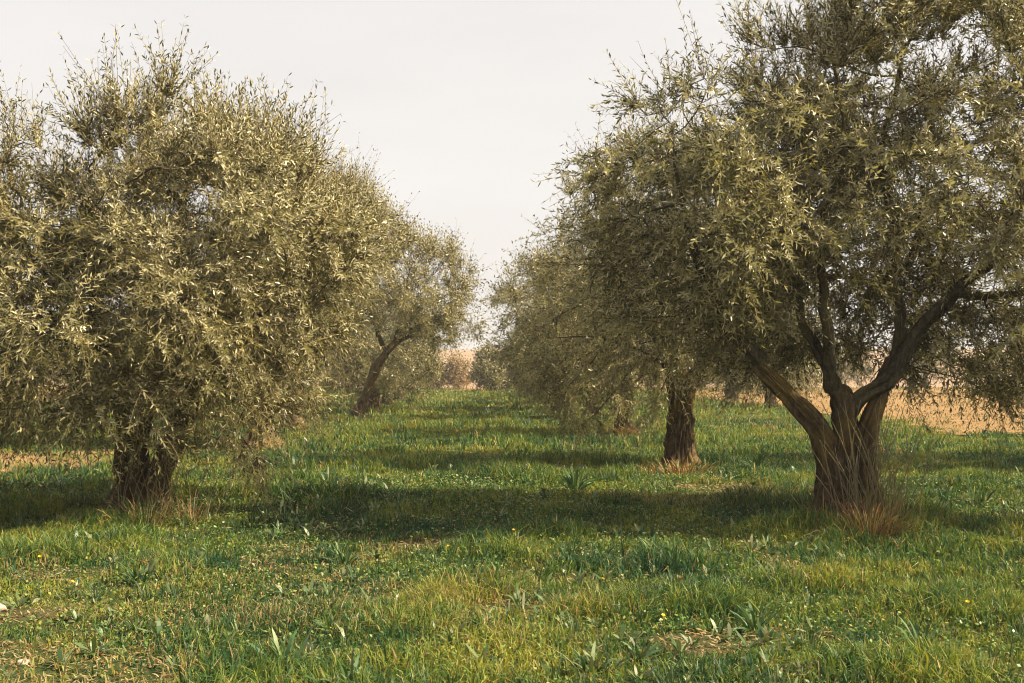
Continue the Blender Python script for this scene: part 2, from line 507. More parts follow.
def make_tree(name, loc, stems, limbs, lumps, seed, n_attr, n_twigs, label, group=None,
              twig_len=(.20, .55), leaf_len=(.044, .076), leaf_w=.225, spacing=.029, hexa=True, leafm='leaf', rotz=0, flare=1.5, sides=72,
              upright=.5, droop=.35, twigs=True, hollow=None):
    """stems: trunk polylines from the ground; limbs: polylines leaving them; each ((points),(radii)) in the tree's own space"""
    rng = np.random.default_rng(seed)
    root = bpy.data.objects.new(name, None); COL.objects.link(root)
    root.location = (loc[0], loc[1], h1(loc[0], loc[1])); root.rotation_euler = (0, 0, rotz); root.empty_display_size = .3
    tag(root, label, 'olive tree', group)
    sk = []
    acc = Acc()
    for k, (P, rr) in enumerate(stems):
        P2, r2 = resample(P, rr, .03)
        fl = 1 + (flare - 1) * np.exp(-np.maximum(P2[:, 2], 0) / .16)
        V, Lp, S = chain_tube(P2, r2 * fl, sides, .72, seed + 9 * k, twist=.9)
        ang = np.arctan2(V[:, 1] - P[0][1], V[:, 0] - P[0][0])
        w = np.exp(-np.maximum(V[:, 2], 0) / .14) * (.5 + .5 * np.cos(ang * 4 + seed + k))[:]
        V[:, :2] += (V[:, :2] - np.array(P[0][:2])) * (w * .38)[:, None]
        acc.add(V, Lp, S)
        P3, r3 = resample(P, rr, .15)
        sk.append((P3, r3, None))
    link('trunk', acc.mesh('trunk', M['bark']), root)
    for k, (P, rr) in enumerate(limbs):
        P2, r2 = resample(P, rr, .06)
        jit = (np.stack([noise3(np.stack([P2[:, 0] * 2 + 5 * a, P2[:, 1] * 2, P2[:, 2] * 2], 1), 40 + k) for a in range(3)], 1) - .5) * .09
        jit = jit + (np.stack([noise3(np.stack([P2[:, 0] * 6 + 5 * a, P2[:, 1] * 6, P2[:, 2] * 6], 1), 60 + k) for a in range(3)], 1) - .5) * .06
        jit[0] = 0
        P2 = P2 + jit
        V, Lp, S = chain_tube(P2, r2, 22, .75, seed + 31 * k)
        link('limb', mesh_np('limb', V, Lp, S, M['limb'], smooth=True), root)
        P3, r3 = resample(P, rr, .15)
        sk.append((P3, r3, 1))
    pos, par, r, kids, nl = grow(rng, sk, lumps, n_attr, hollow=hollow)
    acc = Acc(); done = np.zeros(len(pos), bool)
    order = [i for i in range(nl, len(pos)) if par[i] < nl]
    stack = list(order)
    while stack:
        i = stack.pop(); ch = [par[i]] if par[i] >= 0 else []
        while True:
            ch.append(i)
            if not kids[i]: break
            ks = sorted(kids[i], key=lambda k: -r[k]); stack.extend(ks[1:]); i = ks[0]
        if len(ch) < 2: continue
        P = pos[ch].copy(); rr = r[ch].copy(); rr[0] = rr[1]
        if len(ch) > 3:                                     # relax the kinks
            P[1:-1] = .5 * P[1:-1] + .25 * (P[:-2] + P[2:])
        rm = rr.max(); V, Lp, S = chain_tube(P, rr, 8 if rm > .03 else (5 if rm > .012 else 4), 0)
        acc.add(V, Lp, S)
    link('branches', acc.mesh('branches', M['limb']), root)
    center = np.mean([l[0] for l in lumps], 0)
    tw, lf = build_twigs(rng, pos, par, r, kids, nl, center, n_twigs, twig_len, leaf_len, leaf_w, spacing, hexa, upright, droop, hollow)
    crown = link('crown', mesh_np('crown', lf[0], lf[1], lf[2], M[leafm], {'var': lf[3]}), root)
    if twigs:
        link('twigs', mesh_np('twigs', tw[0], tw[1], tw[2], M['twig'], smooth=True), crown)
    return root

def copy_tree(o, loc, rotz, scale, label, group=None):
    def rec(s, parent):
        c = s.copy(); COL.objects.link(c); c.parent = parent
        for ch in s.children: rec(ch, c)
        return c
    kids = list(o.children)
    c = o.copy(); COL.objects.link(c)
    for ch in kids: rec(ch, c)
    c.location = (loc[0], loc[1], h1(loc[0], loc[1])); c.rotation_euler = (0, 0, rotz); c.scale = (scale[0], scale[1], scale[2])
    c['label'] = label
    if group: c['group'] = group
    return c

ROWR = 'olive trees in the right-hand row'
ROWL = 'olive trees in the left-hand row'

# nearest tree on the right: forked trunk, long limb to the left, two to the right
R1 = make_tree('olive_tree', (3.70, 10.9),
    stems=[
        ([(-.10, .02, -.12), (-.11, .02, .25), (-.14, .0, .58), (-.30, -.02, .97), (-.58, -.05, 1.28), (-.94, -.10, 1.62)], [.165, .14, .112, .088, .078, .070]),
        ([(.03, .05, -.12), (.02, .06, .3), (-.01, .05, .75), (-.04, .04, 1.22), (-.12, .02, 1.36)], [.18, .15, .13, .115, .08]),
        ([(.12, -.02, -.12), (.12, -.02, .35), (.13, -.02, .75), (.22, 0, 1.08), (.36, .03, 1.40), (.50, .05, 1.66)], [.15, .12, .092, .075, .073, .07]),
    ],
    limbs=[
        ([(-.92, -.10, 1.60), (-1.27, -.22, 2.02), (-1.46, -.35, 2.40), (-1.72, -.45, 3.0), (-1.85, -.5, 3.6)], [.070, .052, .042, .030, .018]),
        ([(-.10, .02, 1.32), (-.27, .05, 1.70), (-.42, .12, 2.10), (-.62, .20, 2.48), (-.98, .3, 2.74), (-1.2, .5, 3.3)], [.072, .058, .052, .046, .036, .02]),
        ([(-.14, .02, 1.36), (-.24, -.15, 1.80), (-.34, -.3, 2.4), (-.40, -.4, 2.9), (-.2, -.5, 3.7), (-.3, -.5, 4.5)], [.060, .046, .040, .036, .028, .016]),
        ([(-.02, .03, 1.12), (.14, -.06, 1.33), (.36, -.11, 1.46), (.52, -.1, 1.70), (.72, -.15, 1.98), (1.08, -.3, 2.45), (1.36, -.4, 2.75), (1.6, -.5, 3.4), (1.7, -.5, 4.3)], [.085, .072, .060, .062, .062, .053, .045, .034, .018]),
        ([(.47, .05, 1.60), (.58, .12, 1.95), (.58, .22, 2.5), (.62, .3, 2.95), (.55, .4, 3.8), (.7, .4, 4.8)], [.068, .055, .048, .042, .03, .018]),
        ([(.60, .28, 2.55), (.95, .6, 2.9), (1.2, .9, 3.5)], [.05, .04, .02]),
        ([(.95, -.22, 2.28), (1.5, -.5, 2.3), (2.1, -.6, 2.4)], [.05, .04, .022]),
    ],
    hollow=((.05, -1.2, 2.05), (1.25, 1.1, .65)),
    lumps=[((-1.15, .35, 3.2), (1.5, 1.9, 1.75)), ((1.05, .25, 4.0), (1.9, 1.9, 2.3)), ((1.85, -.1, 2.15), (1.6, 1.6, 1.2)), ((2.2, .3, 1.85), (1.2, 1.4, .7)), ((.3, 1.25, 2.35), (1.5, .7, .85)), ((-1.6, .1, 2.5), (1.0, 1.2, .8)), ((0, .9, 3.2), (1.7, 1.2, 1.4)), ((0, .2, 3.7), (1.2, 1.3, .9))],
    seed=4, n_attr=2150, n_twigs=15000, label='large olive tree nearest on the right with forked trunk and open limbs', group=ROWR, flare=1.45, droop=.15)

# nearest tree on the left: two stems almost hidden by a full skirt of foliage
L1 = make_tree('olive_tree', (-3.78, 12.6),
    stems=[
        ([(-.14, 0, -.12), (-.16, 0, .3), (-.15, 0, .75), (-.26, .05, 1.3), (-.45, .1, 1.8)], [.17, .15, .135, .115, .10]),
        ([(.10, 0, -.12), (.16, -.02, .3), (.30, -.04, .65), (.46, -.05, .98), (.60, 0, 1.5)], [.145, .125, .115, .105, .09]),
        ([(0, .12, -.1), (-.04, .16, .3), (-.10, .25, .8), (.1, .4, 1.6)], [.10, .08, .08, .08]),
    ],
    limbs=[
        ([(-.43, .1, 1.76), (-.9, .1, 2.4), (-1.4, 0, 3.0), (-1.8, 0, 3.8)], [.10, .08, .06, .025]),
        ([(-.40, .1, 1.70), (-.45, -.3, 2.4), (-.5, -.5, 3.1), (-.5, -.4, 3.8)], [.09, .07, .05, .02]),
        ([(.60, 0, 1.46), (.9, -.1, 2.1), (1.3, -.1, 2.8), (1.5, -.1, 3.6)], [.095, .08, .06, .025]),
        ([(.10, .4, 1.56), (.25, .5, 2.3), (.3, .6, 3.1), (.3, .5, 3.9)], [.10, .08, .05, .02]),
        ([(.55, 0, 1.35), (1.1, -.6, 1.8), (1.5, -1.0, 2.1)], [.07, .05, .03]),
        ([(-.3, .05, 1.4), (-.7, -.7, 1.9), (-1.0, -1.3, 2.1)], [.07, .05, .03]),
    ],
    lumps=[((.6, 0, 2.8), (1.95, 2.1, 1.85)), ((1.05, -.3, 1.75), (1.1, 1.5, 1.2)), ((-1.9, 0, 2.75), (1.4, 1.8, 1.65)), ((-.1, -1.3, 1.85), (1.9, 1.1, 1.15)), ((-1.5, -.6, 1.75), (1.4, 1.3, .95)), ((.2, 0, 2.6), (1.3, 1.3, 1.3))],
    seed=11, n_attr=2300, n_twigs=13500, label='broad bushy olive tree nearest on the left with twin stems under low foliage', group=ROWL, flare=1.35, droop=.4)

R2 = make_tree('olive_tree', (3.32, 18.1),
    stems=[
        ([(0, 0, -.12), (0, 0, .4), (.03, 0, 1.0), (-.05, 0, 1.6), (-.3, .05, 2.1)], [.19, .16, .145, .13, .10]),
        ([(.10, 0, .0), (.13, .02, .5), (.14, 0, 1.1), (.30, 0, 1.55), (.65, 0, 1.95)], [.13, .12, .11, .10, .08]),
    ],
    limbs=[
        ([(-.28, .05, 2.06), (-.8, 0, 2.7), (-1.2, 0, 3.5)], [.11, .08, .03]),
        ([(-.2, .05, 1.9), (-.1, .3, 2.7), (0, .3, 3.9)], [.10, .07, .03]),
        ([(.62, 0, 1.9), (1.1, -.1, 2.5), (1.4, -.1, 3.3)], [.10, .07, .03]),
        ([(-.15, .03, 1.7), (-.9, -.5, 2.0), (-1.3, -.7, 2.1)], [.08, .05, .03]),
    ],
    lumps=[((-.25, 0, 3.3), (2.35, 2.2, 2.25)), ((-1.2, -.3, 1.9), (1.35, 1.4, 1.3)), ((1.2, 0, 2.6), (1.4, 1.5, 1.4))],
    seed=21, n_attr=1400, n_twigs=6000, label='olive tree with thick upright trunk, second in the right row', group=ROWR, leaf_len=(.048, .078), spacing=.042, droop=.45)

L2 = make_tree('olive_tree', (-4.35, 22.0),
    stems=[([(0, 0, -.12), (.02, 0, .5), (0, 0, 1.1), (-.2, 0, 1.8)], [.24, .2, .18, .13]),
           ([(.08, 0, .3), (.15, 0, .9), (.4, 0, 1.6)], [.15, .14, .10])],
    limbs=[([(-.18, 0, 1.75), (-.7, 0, 2.6), (-1.1, 0, 3.5)], [.12, .08, .03]),
           ([(.38, 0, 1.55), (.9, -.1, 2.5), (1.2, -.1, 3.6)], [.10, .08, .03]),
           ([(.0, 0, 1.3), (.1, .1, 2.5), (.1, .2, 3.9)], [.10, .07, .03])],
    lumps=[((.7, 0, 4.05), (1.95, 2.2, 1.8)), ((.2, -.3, 2.4), (.9, 1.5, 1.4)), ((0, -.9, 1.6), (1.0, .8, .9)), ((-1.2, 0, 2.4), (1.4, 1.5, 1.4))],
    seed=33, n_attr=1300, n_twigs=6000, label='olive tree standing just behind the nearest left tree', group=ROWL, leaf_len=(.048, .078), spacing=.042, droop=.45)

# middle distance: coarser sprays
R3 = make_tree('olive_tree', (3.45, 26.2),
    stems=[([(0, 0, -.12), (.04, 0, .5), (.12, 0, 1.2), (.05, 0, 1.9)], [.20, .17, .14, .12])],
    limbs=[([(.05, 0, 1.85), (-.6, 0, 2.5), (-1.1, 0, 3.3)], [.12, .08, .03]),
           ([(.07, 0, 1.8), (.6, 0, 2.6), (.9, 0, 3.4)], [.10, .08, .03]),
           ([(.05, 0, 1.8), (.1, .1, 2.7), (0, 0, 3.8)], [.10, .07, .03])],
    lumps=[((-.45, 0, 3.0), (2.35, 2.3, 2.3)), ((-1.1, -.6, 1.65), (1.5, 1.4, 1.25)), ((1.0, 0, 2.6), (1.5, 1.6, 1.6))],
    seed=44, n_attr=1000, n_twigs=5000, label='dense olive tree third from the front in the right row', group=ROWR, leaf_len=(.065, .10), leaf_w=.26, spacing=.062, hexa=False, sides=16, droop=.45)

L3 = make_tree('olive_tree', (-4.7, 28.0),
    stems=[([(0, 0, -.12), (0, 0, .5), (.1, 0, 1.2), (.3, 0, 1.9)], [.24, .2, .17, .13])],
    limbs=[([(.28, 0, 1.85), (.8, 0, 2.8), (1.2, 0, 3.8)], [.12, .08, .03]),
           ([(.2, 0, 1.6), (-.5, 0, 2.6), (-.9, 0, 3.5)], [.10, .08, .03])],
    lumps=[((1.0, 0, 4.9), (1.95, 2.1, 1.35)), ((-.9, 0, 2.8), (1.6, 1.8, 1.7))],
    seed=55, n_attr=950, n_twigs=4600, label='olive tree with rounded top, third in the left row', group=ROWL, leaf_len=(.065, .10), leaf_w=.26, spacing=.062, hexa=False, sides=16, droop=.45)

L4 = make_tree('olive_tree', (-3.55, 33.5),
    stems=[([(-.1, 0, -.12), (.02, 0, .35), (.22, 0, .9), (.42, 0, 1.5), (.80, 0, 2.1), (1.3, 0, 2.6)], [.20, .145, .125, .12, .11, .09])],
    limbs=[([(1.27, 0, 2.57), (1.9, 0, 2.9), (2.6, 0, 3.3)], [.11, .08, .03]),
           ([(1.1, 0, 2.4), (1.3, .1, 3.3), (1.4, .1, 4.3)], [.10, .07, .03]),
           ([(.8, 0, 2.1), (.4, 0, 3.0), (.2, 0, 3.9)], [.09, .07, .03])],
    lumps=[((1.5, 0, 4.1), (2.05, 2.2, 1.65)), ((2.5, 0, 3.3), (1.35, 1.7, 1.1)), ((-.3, 0, 4.0), (1.7, 1.8, 1.4))],
    seed=66, n_attr=950, n_twigs=6800, label='olive tree whose bare trunk leans over towards the grass aisle', group=ROWL, leaf_len=(.07, .105), leaf_w=.27, spacing=.066, hexa=False, sides=16, upright=.3)

GA = make_tree('olive_tree', (3.55, 34.0),
    stems=[([(0, 0, -.12), (0, 0, .5), (.05, 0, 1.2), (.1, 0, 1.8)], [.24, .2, .17, .13])],
    limbs=[([(.1, 0, 1.75), (-.7, 0, 2.5), (-1.2, 0, 3.2)], [.12, .08, .03]),
           ([(.1, 0, 1.75), (.7, .2, 2.5), (1.1, .3, 3.3)], [.10, .08, .03]),
           ([(.1, 0, 1.7), (.1, -.5, 2.7), (0, -.8, 3.4)], [.10, .07, .03])],
    lumps=[((-.1, 0, 3.05), (2.4, 2.3, 2.3)), ((-1.4, 0, 2.2), (1.3, 1.5, 1.6)), ((1.1, .2, 2.1), (1.4, 1.5, 1.5))],
    seed=77, n_attr=800, n_twigs=3600, label='fourth olive tree back in the right row, foliage touching the grass', group=ROWR, leaf_len=(.08, .12), leaf_w=.3, spacing=.075, hexa=False, sides=12, leafm='leaf_far', droop=.5)
GB = make_tree('olive_tree', (-3.75, 39.5),
    stems=[([(0, 0, -.12), (.02, 0, .4), (-.1, 0, 1.0), (-.2, 0, 1.5)], [.22, .19, .16, .13])],
    limbs=[([(-.2, 0, 1.45), (-.8, 0, 2.2), (-1.2, 0, 3.0)], [.11, .08, .03]),
           ([(-.2, 0, 1.45), (.6, 0, 2.3), (1.1, 0, 3.0)], [.10, .08, .03])],
    lumps=[((.1, 0, 2.5), (2.3, 2.2, 1.95)), ((1.2, 0, 1.8), (1.3, 1.5, 1.3)), ((-1.1, 0, 1.8), (1.3, 1.5, 1.3))],
    seed=88, n_attr=750, n_twigs=3400, label='low spreading olive tree behind the leaning trunk', group=ROWL, leaf_len=(.08, .12), leaf_w=.3, spacing=.075, hexa=False, sides=12, leafm='leaf_far', droop=.5)

copy_tree(GB, (3.15, 41.3), 2.1, (1.25, 1.25, 1.38), 'fifth olive tree back in the right row, mostly behind the fourth', ROWR)
copy_tree(GA, (3.60, 48.6), 1.2, (.95, .95, .85), 'sixth olive tree back in the right row, small and dense', ROWR)
copy_tree(GB, (3.75, 56.0), 4.0, (.95, .95, .85), 'seventh olive tree back in the right row beside the aisle end', ROWR)
copy_tree(GA, (3.50, 63.5), 5.2, (.9, .9, .8), 'farthest olive tree of the right row at the aisle end', ROWR)
copy_tree(GA, (-3.85, 47.0), .7, (.9, .9, .85), 'sixth olive tree back in the left row, low and rounded', ROWL)
copy_tree(GB, (-3.9, 54.5), 1.9, (.9, .9, .85), 'farthest olive tree of the left row', ROWL)
# the next rows over, seen between and beneath the near crowns; the two nearest on the right cast the shade there
OUT = 'olive trees in the outer rows'
copy_tree(L1, (11.6, 9.6), 1.0, (1, 1, .95), 'olive tree at the far right edge shading the grass', OUT)
copy_tree(L2, (11.7, 17.0), 2.2, (1, 1, .95), 'olive tree at the right edge before the bare field', OUT)
copy_tree(GB, (11.8, 44.0), 3.0, (1, 1, 1), 'distant olive tree seen under the big right crown', OUT)
copy_tree(GA, (12.0, 52.0), 4.1, (1, 1, 1), 'distant olive tree behind the second right trunk', OUT)
copy_tree(GA, (-11.6, 41.0), 3.3, (1, 1, 1), 'distant olive tree on the left beyond the dirt patch', OUT)
copy_tree(GB, (-11.9, 49.0), 5.0, (1, 1, 1), 'distant olive tree showing beneath the left crown', OUT)
copy_tree(GA, (-19.5, 46.0), 2.4, (1, 1, 1), 'distant olive tree at the left edge of the field', OUT)

# far end of the aisle
def make_shrub(name, loc, lumps, seed, n_attr, n_twigs, label, leafm, leaf_len=(.12, .2), sc=1.0, cat='shrub'):
    t = make_tree(name, loc,
        stems=[([(0, 0, -.15), (.05, 0, .15), (0, 0, .35)], [.10, .09, .08])],
        limbs=[([(0, 0, .33), (-.5, 0, 1.0), (-.7, 0, 1.8)], [.06, .04, .02]), ([(0, 0, .33), (.5, 0, 1.1), (.6, 0, 1.9)], [.06, .04, .02])],
        lumps=lumps, seed=seed, n_attr=n_attr, n_twigs=n_twigs, label=label, group=None, leaf_len=leaf_len, leaf_w=.4, spacing=.12, hexa=False, sides=8, leafm=leafm, droop=.45)
    t['category'] = cat
    return t
make_shrub('olive_tree', (.85, 74), [((0, 0, 1.6), (1.25, 1.3, 1.3)), ((.3, 0, .9), (1.2, 1.2, .9))], 101, 420, 2200, 'small round olive tree closing the end of the aisle', 'leaf_far', cat='olive tree')
S1 = make_shrub('bare_shrub', (-1.5, 82), [((0, 0, 1.1), (1.4, 1.3, 1.2)), ((-1.2, 0, .9), (1.2, 1.2, 1.0))], 102, 400, 1900, 'pale brownish shrub just left of the aisle end', 'leaf_pale')
GS = 'pale shrubs beyond the aisle end'
S1['group'] = GS
copy_tree(S1, (-4.2, 84), 1.5, (1.2, 1.2, 1.2), 'pale shrub beside the farthest left olive tree', GS)
copy_tree(S1, (3.4, 83), 2.8, (1.1, 1.1, 1.0), 'pale shrub behind the small round olive tree', GS)
copy_tree(S1, (-8.5, 86), .5, (1.3, 1.3, 1.1), 'pale shrub behind the left row of olive trees', GS)

GE = 'distant trees along the far edge of the bare fields'
for k, (x, y) in enumerate(((14, 90), (19, 93), (25, 91), (31, 94), (37, 90), (44, 92), (51, 95), (58, 91), (-13, 92), (-19, 90), (-25, 93), (-32, 91), (-39, 94), (-46, 90))):
    sc = 1.15 + .25 * math.sin(k * 2.3)
    copy_tree(GB if k % 2 else GA, (x, y), k * 1.7, (sc, sc, sc * .85), 'small hazy tree in the line beyond the bare field', GE)

# ---------------------------------------------------------------- grass
TR = np.array([(3.7, 10.9), (-3.78, 12.6), (3.32, 18.1), (-4.35, 22.0)])

def blades(rng, x, y, h, w, lean, tint, seg=2, curve=None, az=None, z=None):
    """tapered bent blades: seg 2 = 5 vertices; returns mesh arrays + per-face tint"""
    n = len(x)
    az = rng.random(n) * 2 * PI if az is None else az
    z0 = (hgt(x, y) if z is None else z) - .01
    la = rng.random(n) * 2 * PI
    ld = np.stack([np.cos(la), np.sin(la), np.zeros(n)], 1)
    wd = np.stack([np.cos(az), np.sin(az), np.zeros(n)], 1) * (w / 2)[:, None]
    b = np.stack([x, y, z0], 1); up = np.zeros((n, 3)); up[:, 2] = 1
    m = b + up * (h * .55)[:, None] + ld * (h * lean * .32)[:, None]
    t = b + up * (h * np.clip(1 - .55 * lean, .15, 1))[:, None] + ld * (h * lean)[:, None]
    V = np.stack([b - wd, b + wd, m + wd * .8, t, m - wd * .8], 1).reshape(-1, 3)
    k = np.arange(n)[:, None] * 5
    F = np.concatenate([k + np.array([0, 1, 2, 4]), k + np.array([4, 2, 3])], 1)
    S = np.tile([4, 3], n)
    T = np.repeat(tint, 2, axis=0)
    return V, F.ravel(), S, T

def wedge(rng, n, y0, y1, margin=1.6, p=1.0):
    """points on the ground in the area the picture covers, plus a margin either side"""
    u = rng.random(n)
    y = y0 + (y1 - y0) * u ** p
    hw = y * .50 + margin
    x = .03 * y + (rng.random(n) * 2 - 1) * hw
    return x, y

PAL = dict(
    deep=np.array([.028, .080, .036]), mid=np.array([.066, .140, .034]), lime=np.array([.190, .235, .038]),
    yel=np.array([.31, .285, .055]), straw=np.array([.42, .31, .15]), rust=np.array([.30, .15, .05]))

def tint_of(rng, x, y):
    n = len(x)
    a = fbm2(x, y, 1.5, 201); b = fbm2(x, y, .45, 202, 2); c = fbm2(x, y, 2.6, 203)
    v = 1.35 * (a - .5) * 2 + .9 * (b - .5) * 2 + rng.normal(size=n) * .45
    far = sstep(14, 40, y)
    v = v + .22 + .30 * far
    t = np.empty((n, 3))
    k = [(-1.2, PAL['deep']), (-.35, PAL['deep']), (.15, PAL['mid']), (.65, PAL['lime']), (1.25, PAL['yel'])]
    xs = [q[0] for q in k]
    for ch in range(3): t[:, ch] = np.interp(v, xs, [q[1][ch] for q in k])
    dry = (rng.random(n) < .035 + .3 * sstep(.62, .78, c))
    t[dry] = PAL['straw'] * rng.uniform(.6, 1.1, (dry.sum(), 1))
    ru = rng.random(n) < .012
    t[ru] = PAL['rust']
    return t * rng.uniform(.8, 1.2, (n, 1)), a, b, c

def dry_patch(x, y):
    """0..1, where the sward opens to straw and bare soil"""
    d = .6 * sstep(.62, .76, fbm2(x, y, .8, 310, 3)) * (1 - sstep(9, 13, y))
    for (cx, cy, r) in ((-1.9, 5.6, .55), (-2.6, 5.8, .6), (-2.9, 7.1, .3), (3.2, 14.4, .75), (3.0, 16.9, .6), (3.5, 6.0, .35), (-.42, 9.95, .38), (.2, 7.4, .3), (.1, 8.3, .2), (1.3, 6.3, .3)):
        d = np.maximum(d, sstep(1.25, .55, np.hypot(x - cx, y - cy) / r + .5 * (noise2(x, y, .25, 5) - .5)))
    return d

def build_grass():
    rng = np.random.default_rng(501)
    VV, LL, SS, TT, n0 = [], [], [], [], 0
    for (n, y0, y1, hh, ww, p, cl) in (
            (150000, 4.4, 8.0, .098, .0080, 1.0, 1), (150000, 8.0, 12.5, .112, .0095, 1.0, 1), (150000, 12.5, 20, .125, .0120, 1.0, 1),
            (130000, 20, 36, .13, .019, .9, 1), (120000, 36, 87, .15, .040, .9, 0)):
        x, y = wedge(rng, n, y0, y1, 1.6, p)
        if cl:   # pull most blades together into tufts
            s = np.interp(y, [4, 40], [.11, .35])
            cx = np.round(x / s + .35 * np.sin(y * 9.1)) * s; cy = np.round(y / s + .35 * np.sin(x * 7.7)) * s
            jx = _hash(np.round(cx / s).astype(np.int64), np.round(cy / s).astype(np.int64), 1, 5) - .5
            jy = _hash(np.round(cx / s).astype(np.int64), np.round(cy / s).astype(np.int64), 2, 5) - .5
            k = (rng.random(n) * .75)[:]
            x = x + (cx + jx * s - x) * k * .8; y = y + (cy + jy * s - y) * k * .8
        keep = (in_field(x, y) < np.abs(rng.normal(size=n)) * .9 - .1) & (rng.random(n) > .88 * dry_patch(x, y))
        keep &= (x < .03 * y + y * .5 + 1.6)
        x, y = x[keep], y[keep]; n = len(x)
        t, a, b, c = tint_of(rng, x, y)
        dp = dry_patch(x, y); dm = rng.random(n) < .75 * dp
        t[dm] = np.where(rng.random((dm.sum(), 1)) < .6, PAL['straw'], PAL['yel']) * rng.uniform(.6, 1.1, (dm.sum(), 1))
        tall = (.55 + 1.3 * sstep(.42, .75, fbm2(x, y, .8, 222, 2)) + .4 * (b - .5)) * (1 - .55 * dp)
        tall = tall * (1 - .55 * sstep(.55, .75, a) * 1.0)
        h = hh * tall * rng.uniform(.55, 1.55, n)
        near = np.min([np.hypot(x - q[0], y - q[1]) for q in TR], axis=0)
        h = h * (1 + .15 * sstep(1.6, .5, near))
        w = ww * rng.uniform(.6, 1.5, n)
        lean = np.abs(rng.normal(size=n)) * .55 + .15
        V, F, S, T = blades(rng, x, y, h, w, lean, t)
        VV.append(V); LL.append(F + n0); SS.append(S); TT.append(T); n0 += len(V)
    me = mesh_np('grass', np.concatenate(VV), np.concatenate(LL), np.concatenate(SS), M['grass'], pcols={'tint': np.concatenate(TT)})
    o = link('grass', me)
    tag(o, 'green spring grass with yellowish patches covering the orchard floor', 'grass', kind='stuff')
build_grass()

def build_stubble():
    rng = np.random.default_rng(555)
    xs, ys = [], []
    for (f, n) in ((FIELDS[0], 30000), (FIELDS[1], 5000), (FIELDS[2], 9000)):
        u = rng.random(n) ** 1.8
        xs.append(rng.uniform(f[0] - 1, min(f[1], f[0] + 34) if f[0] > 0 else f[1] + 1, n) if f[0] > -100 else rng.uniform(-45, -14, n)); ys.append(f[2] + (f[3] - f[2]) * u)
    x = np.concatenate(xs); y = np.concatenate(ys)
    keep = in_field(x, y) > 0; x, y = x[keep], y[keep]; n = len(x)
    m = fbm2(x, y, 3.5, 91, 2) + rng.normal(size=n) * .12
    keep = m > .42; x, y = x[keep], y[keep]; n = len(x)
    base = np.array([[.36, .24, .11], [.24, .15, .06], [.14, .15, .05], [.44, .33, .18]])[rng.choice(4, n, p=[.4, .25, .15, .2])]
    sc = np.interp(y, [17, 60], [.7, 2.0])
    V, F, S, T = blades(rng, x, y, rng.uniform(.06, .16, n) * sc, rng.uniform(.015, .035, n) * sc, rng.uniform(.3, 1.1, n), base * rng.uniform(.7, 1.1, (n, 1)))
    tag(link('stubble', mesh_np('stubble', V, F, S, M['straw'], pcols={'tint': T})), 'dry stubble and sparse weeds on the bare tan fields', 'stubble', kind='stuff')
build_stubble()

def build_groundcover():
    """small round-leaved herbs low in the sward and flat straw litter"""
    rng = np.random.default_rng(502)
    n = 60000
    x, y = wedge(rng, n, 4.4, 16, 1.6, .9)
    m = fbm2(x, y, .7, 410, 2); keep = (m + rng.normal(size=n) * .08 > .46) & (in_field(x, y) < 0) & (rng.random(n) > dry_patch(x, y) * .9)
    x, y = x[keep], y[keep]; n = len(x)
    z = hgt(x, y) + rng.uniform(.015, .075, n) * np.interp(y, [5, 15], [1, 1.5])
    s = rng.uniform(.005, .011, n) * np.interp(y, [5, 15], [1, 1.5])
    nr = norm(np.stack([rng.normal(size=n) * .5, rng.normal(size=n) * .5, np.ones(n)], 1))
    u = norm(np.cross(nr, rng.normal(size=(n, 3)))); v = np.cross(nr, u)
    C = np.stack([x, y, z], 1)
    V = np.stack([C - u * s[:, None] * 1.2, C - v * s[:, None] * .75, C + u * s[:, None] * .3 - v * s[:, None] * .8, C + u * s[:, None] * 1.3, C + u * s[:, None] * .3 + v * s[:, None] * .8, C + v * s[:, None] * .75 - u * s[:, None] * .2], 1).reshape(-1, 3)
    F = np.arange(n * 6); S = np.full(n, 6)
    t = PAL['mid'] * .6 + PAL['lime'] * rng.uniform(.1, .7, (n, 1))
    yl = rng.random(n) < .12; t[yl] = PAL['yel'] * rng.uniform(.8, 1.2, (yl.sum(), 1))
    o = link('ground_cover', mesh_np('ground_cover', V, F, S, M['plant'], pcols={'tint': t}))
    tag(o, 'low round-leaved herbs growing among the grass', 'ground cover', kind='stuff')
    n = 150000
    x, y = wedge(rng, n, 4.4, 22, 1.4, 1.1)
    dp = dry_patch(x, y)
    tb = np.min([np.hypot(x - q[0], y - q[1]) for q in TR], axis=0)
    keep = (rng.random(n) < .05 + .95 * dp + .5 * sstep(1.3, .4, tb)) & (in_field(x, y) < .3)
    x, y = x[keep], y[keep]; dp = dp[keep]; n = len(x)
    z = hgt(x, y) + rng.uniform(.004, .035, n)
    a = rng.random(n) * 2 * PI; l = rng.uniform(.015, .06, n) * np.interp(y, [5, 20], [1, 1.8]); w = rng.uniform(.0025, .007, n) * np.interp(y, [5, 20], [1, 2.0])
    d = np.stack([np.cos(a), np.sin(a), rng.normal(size=n) * .25], 1); sd = np.stack([-np.sin(a), np.cos(a), rng.normal(size=n) * .2], 1)
    C = np.stack([x, y, z], 1)
    V = np.stack([C - d * l[:, None] * .5, C + sd * w[:, None], C + d * l[:, None] * .5, C - sd * w[:, None]], 1).reshape(-1, 3)
    pick = rng.random(n)[:, None]
    t = np.where(pick < .70, np.array([.33, .24, .12]), np.where(pick < .88, np.array([.24, .12, .045]), np.array([.42, .34, .21]))) * rng.uniform(.6, 1.15, (n, 1))
    o = link('straw_litter', mesh_np('straw_litter', V, np.arange(n * 4), np.full(n, 4), M['straw'], pcols={'tint': t}))
    tag(o, 'dry straw and fallen leaves lying in the thin patches of grass', 'straw', kind='stuff')
build_groundcover()

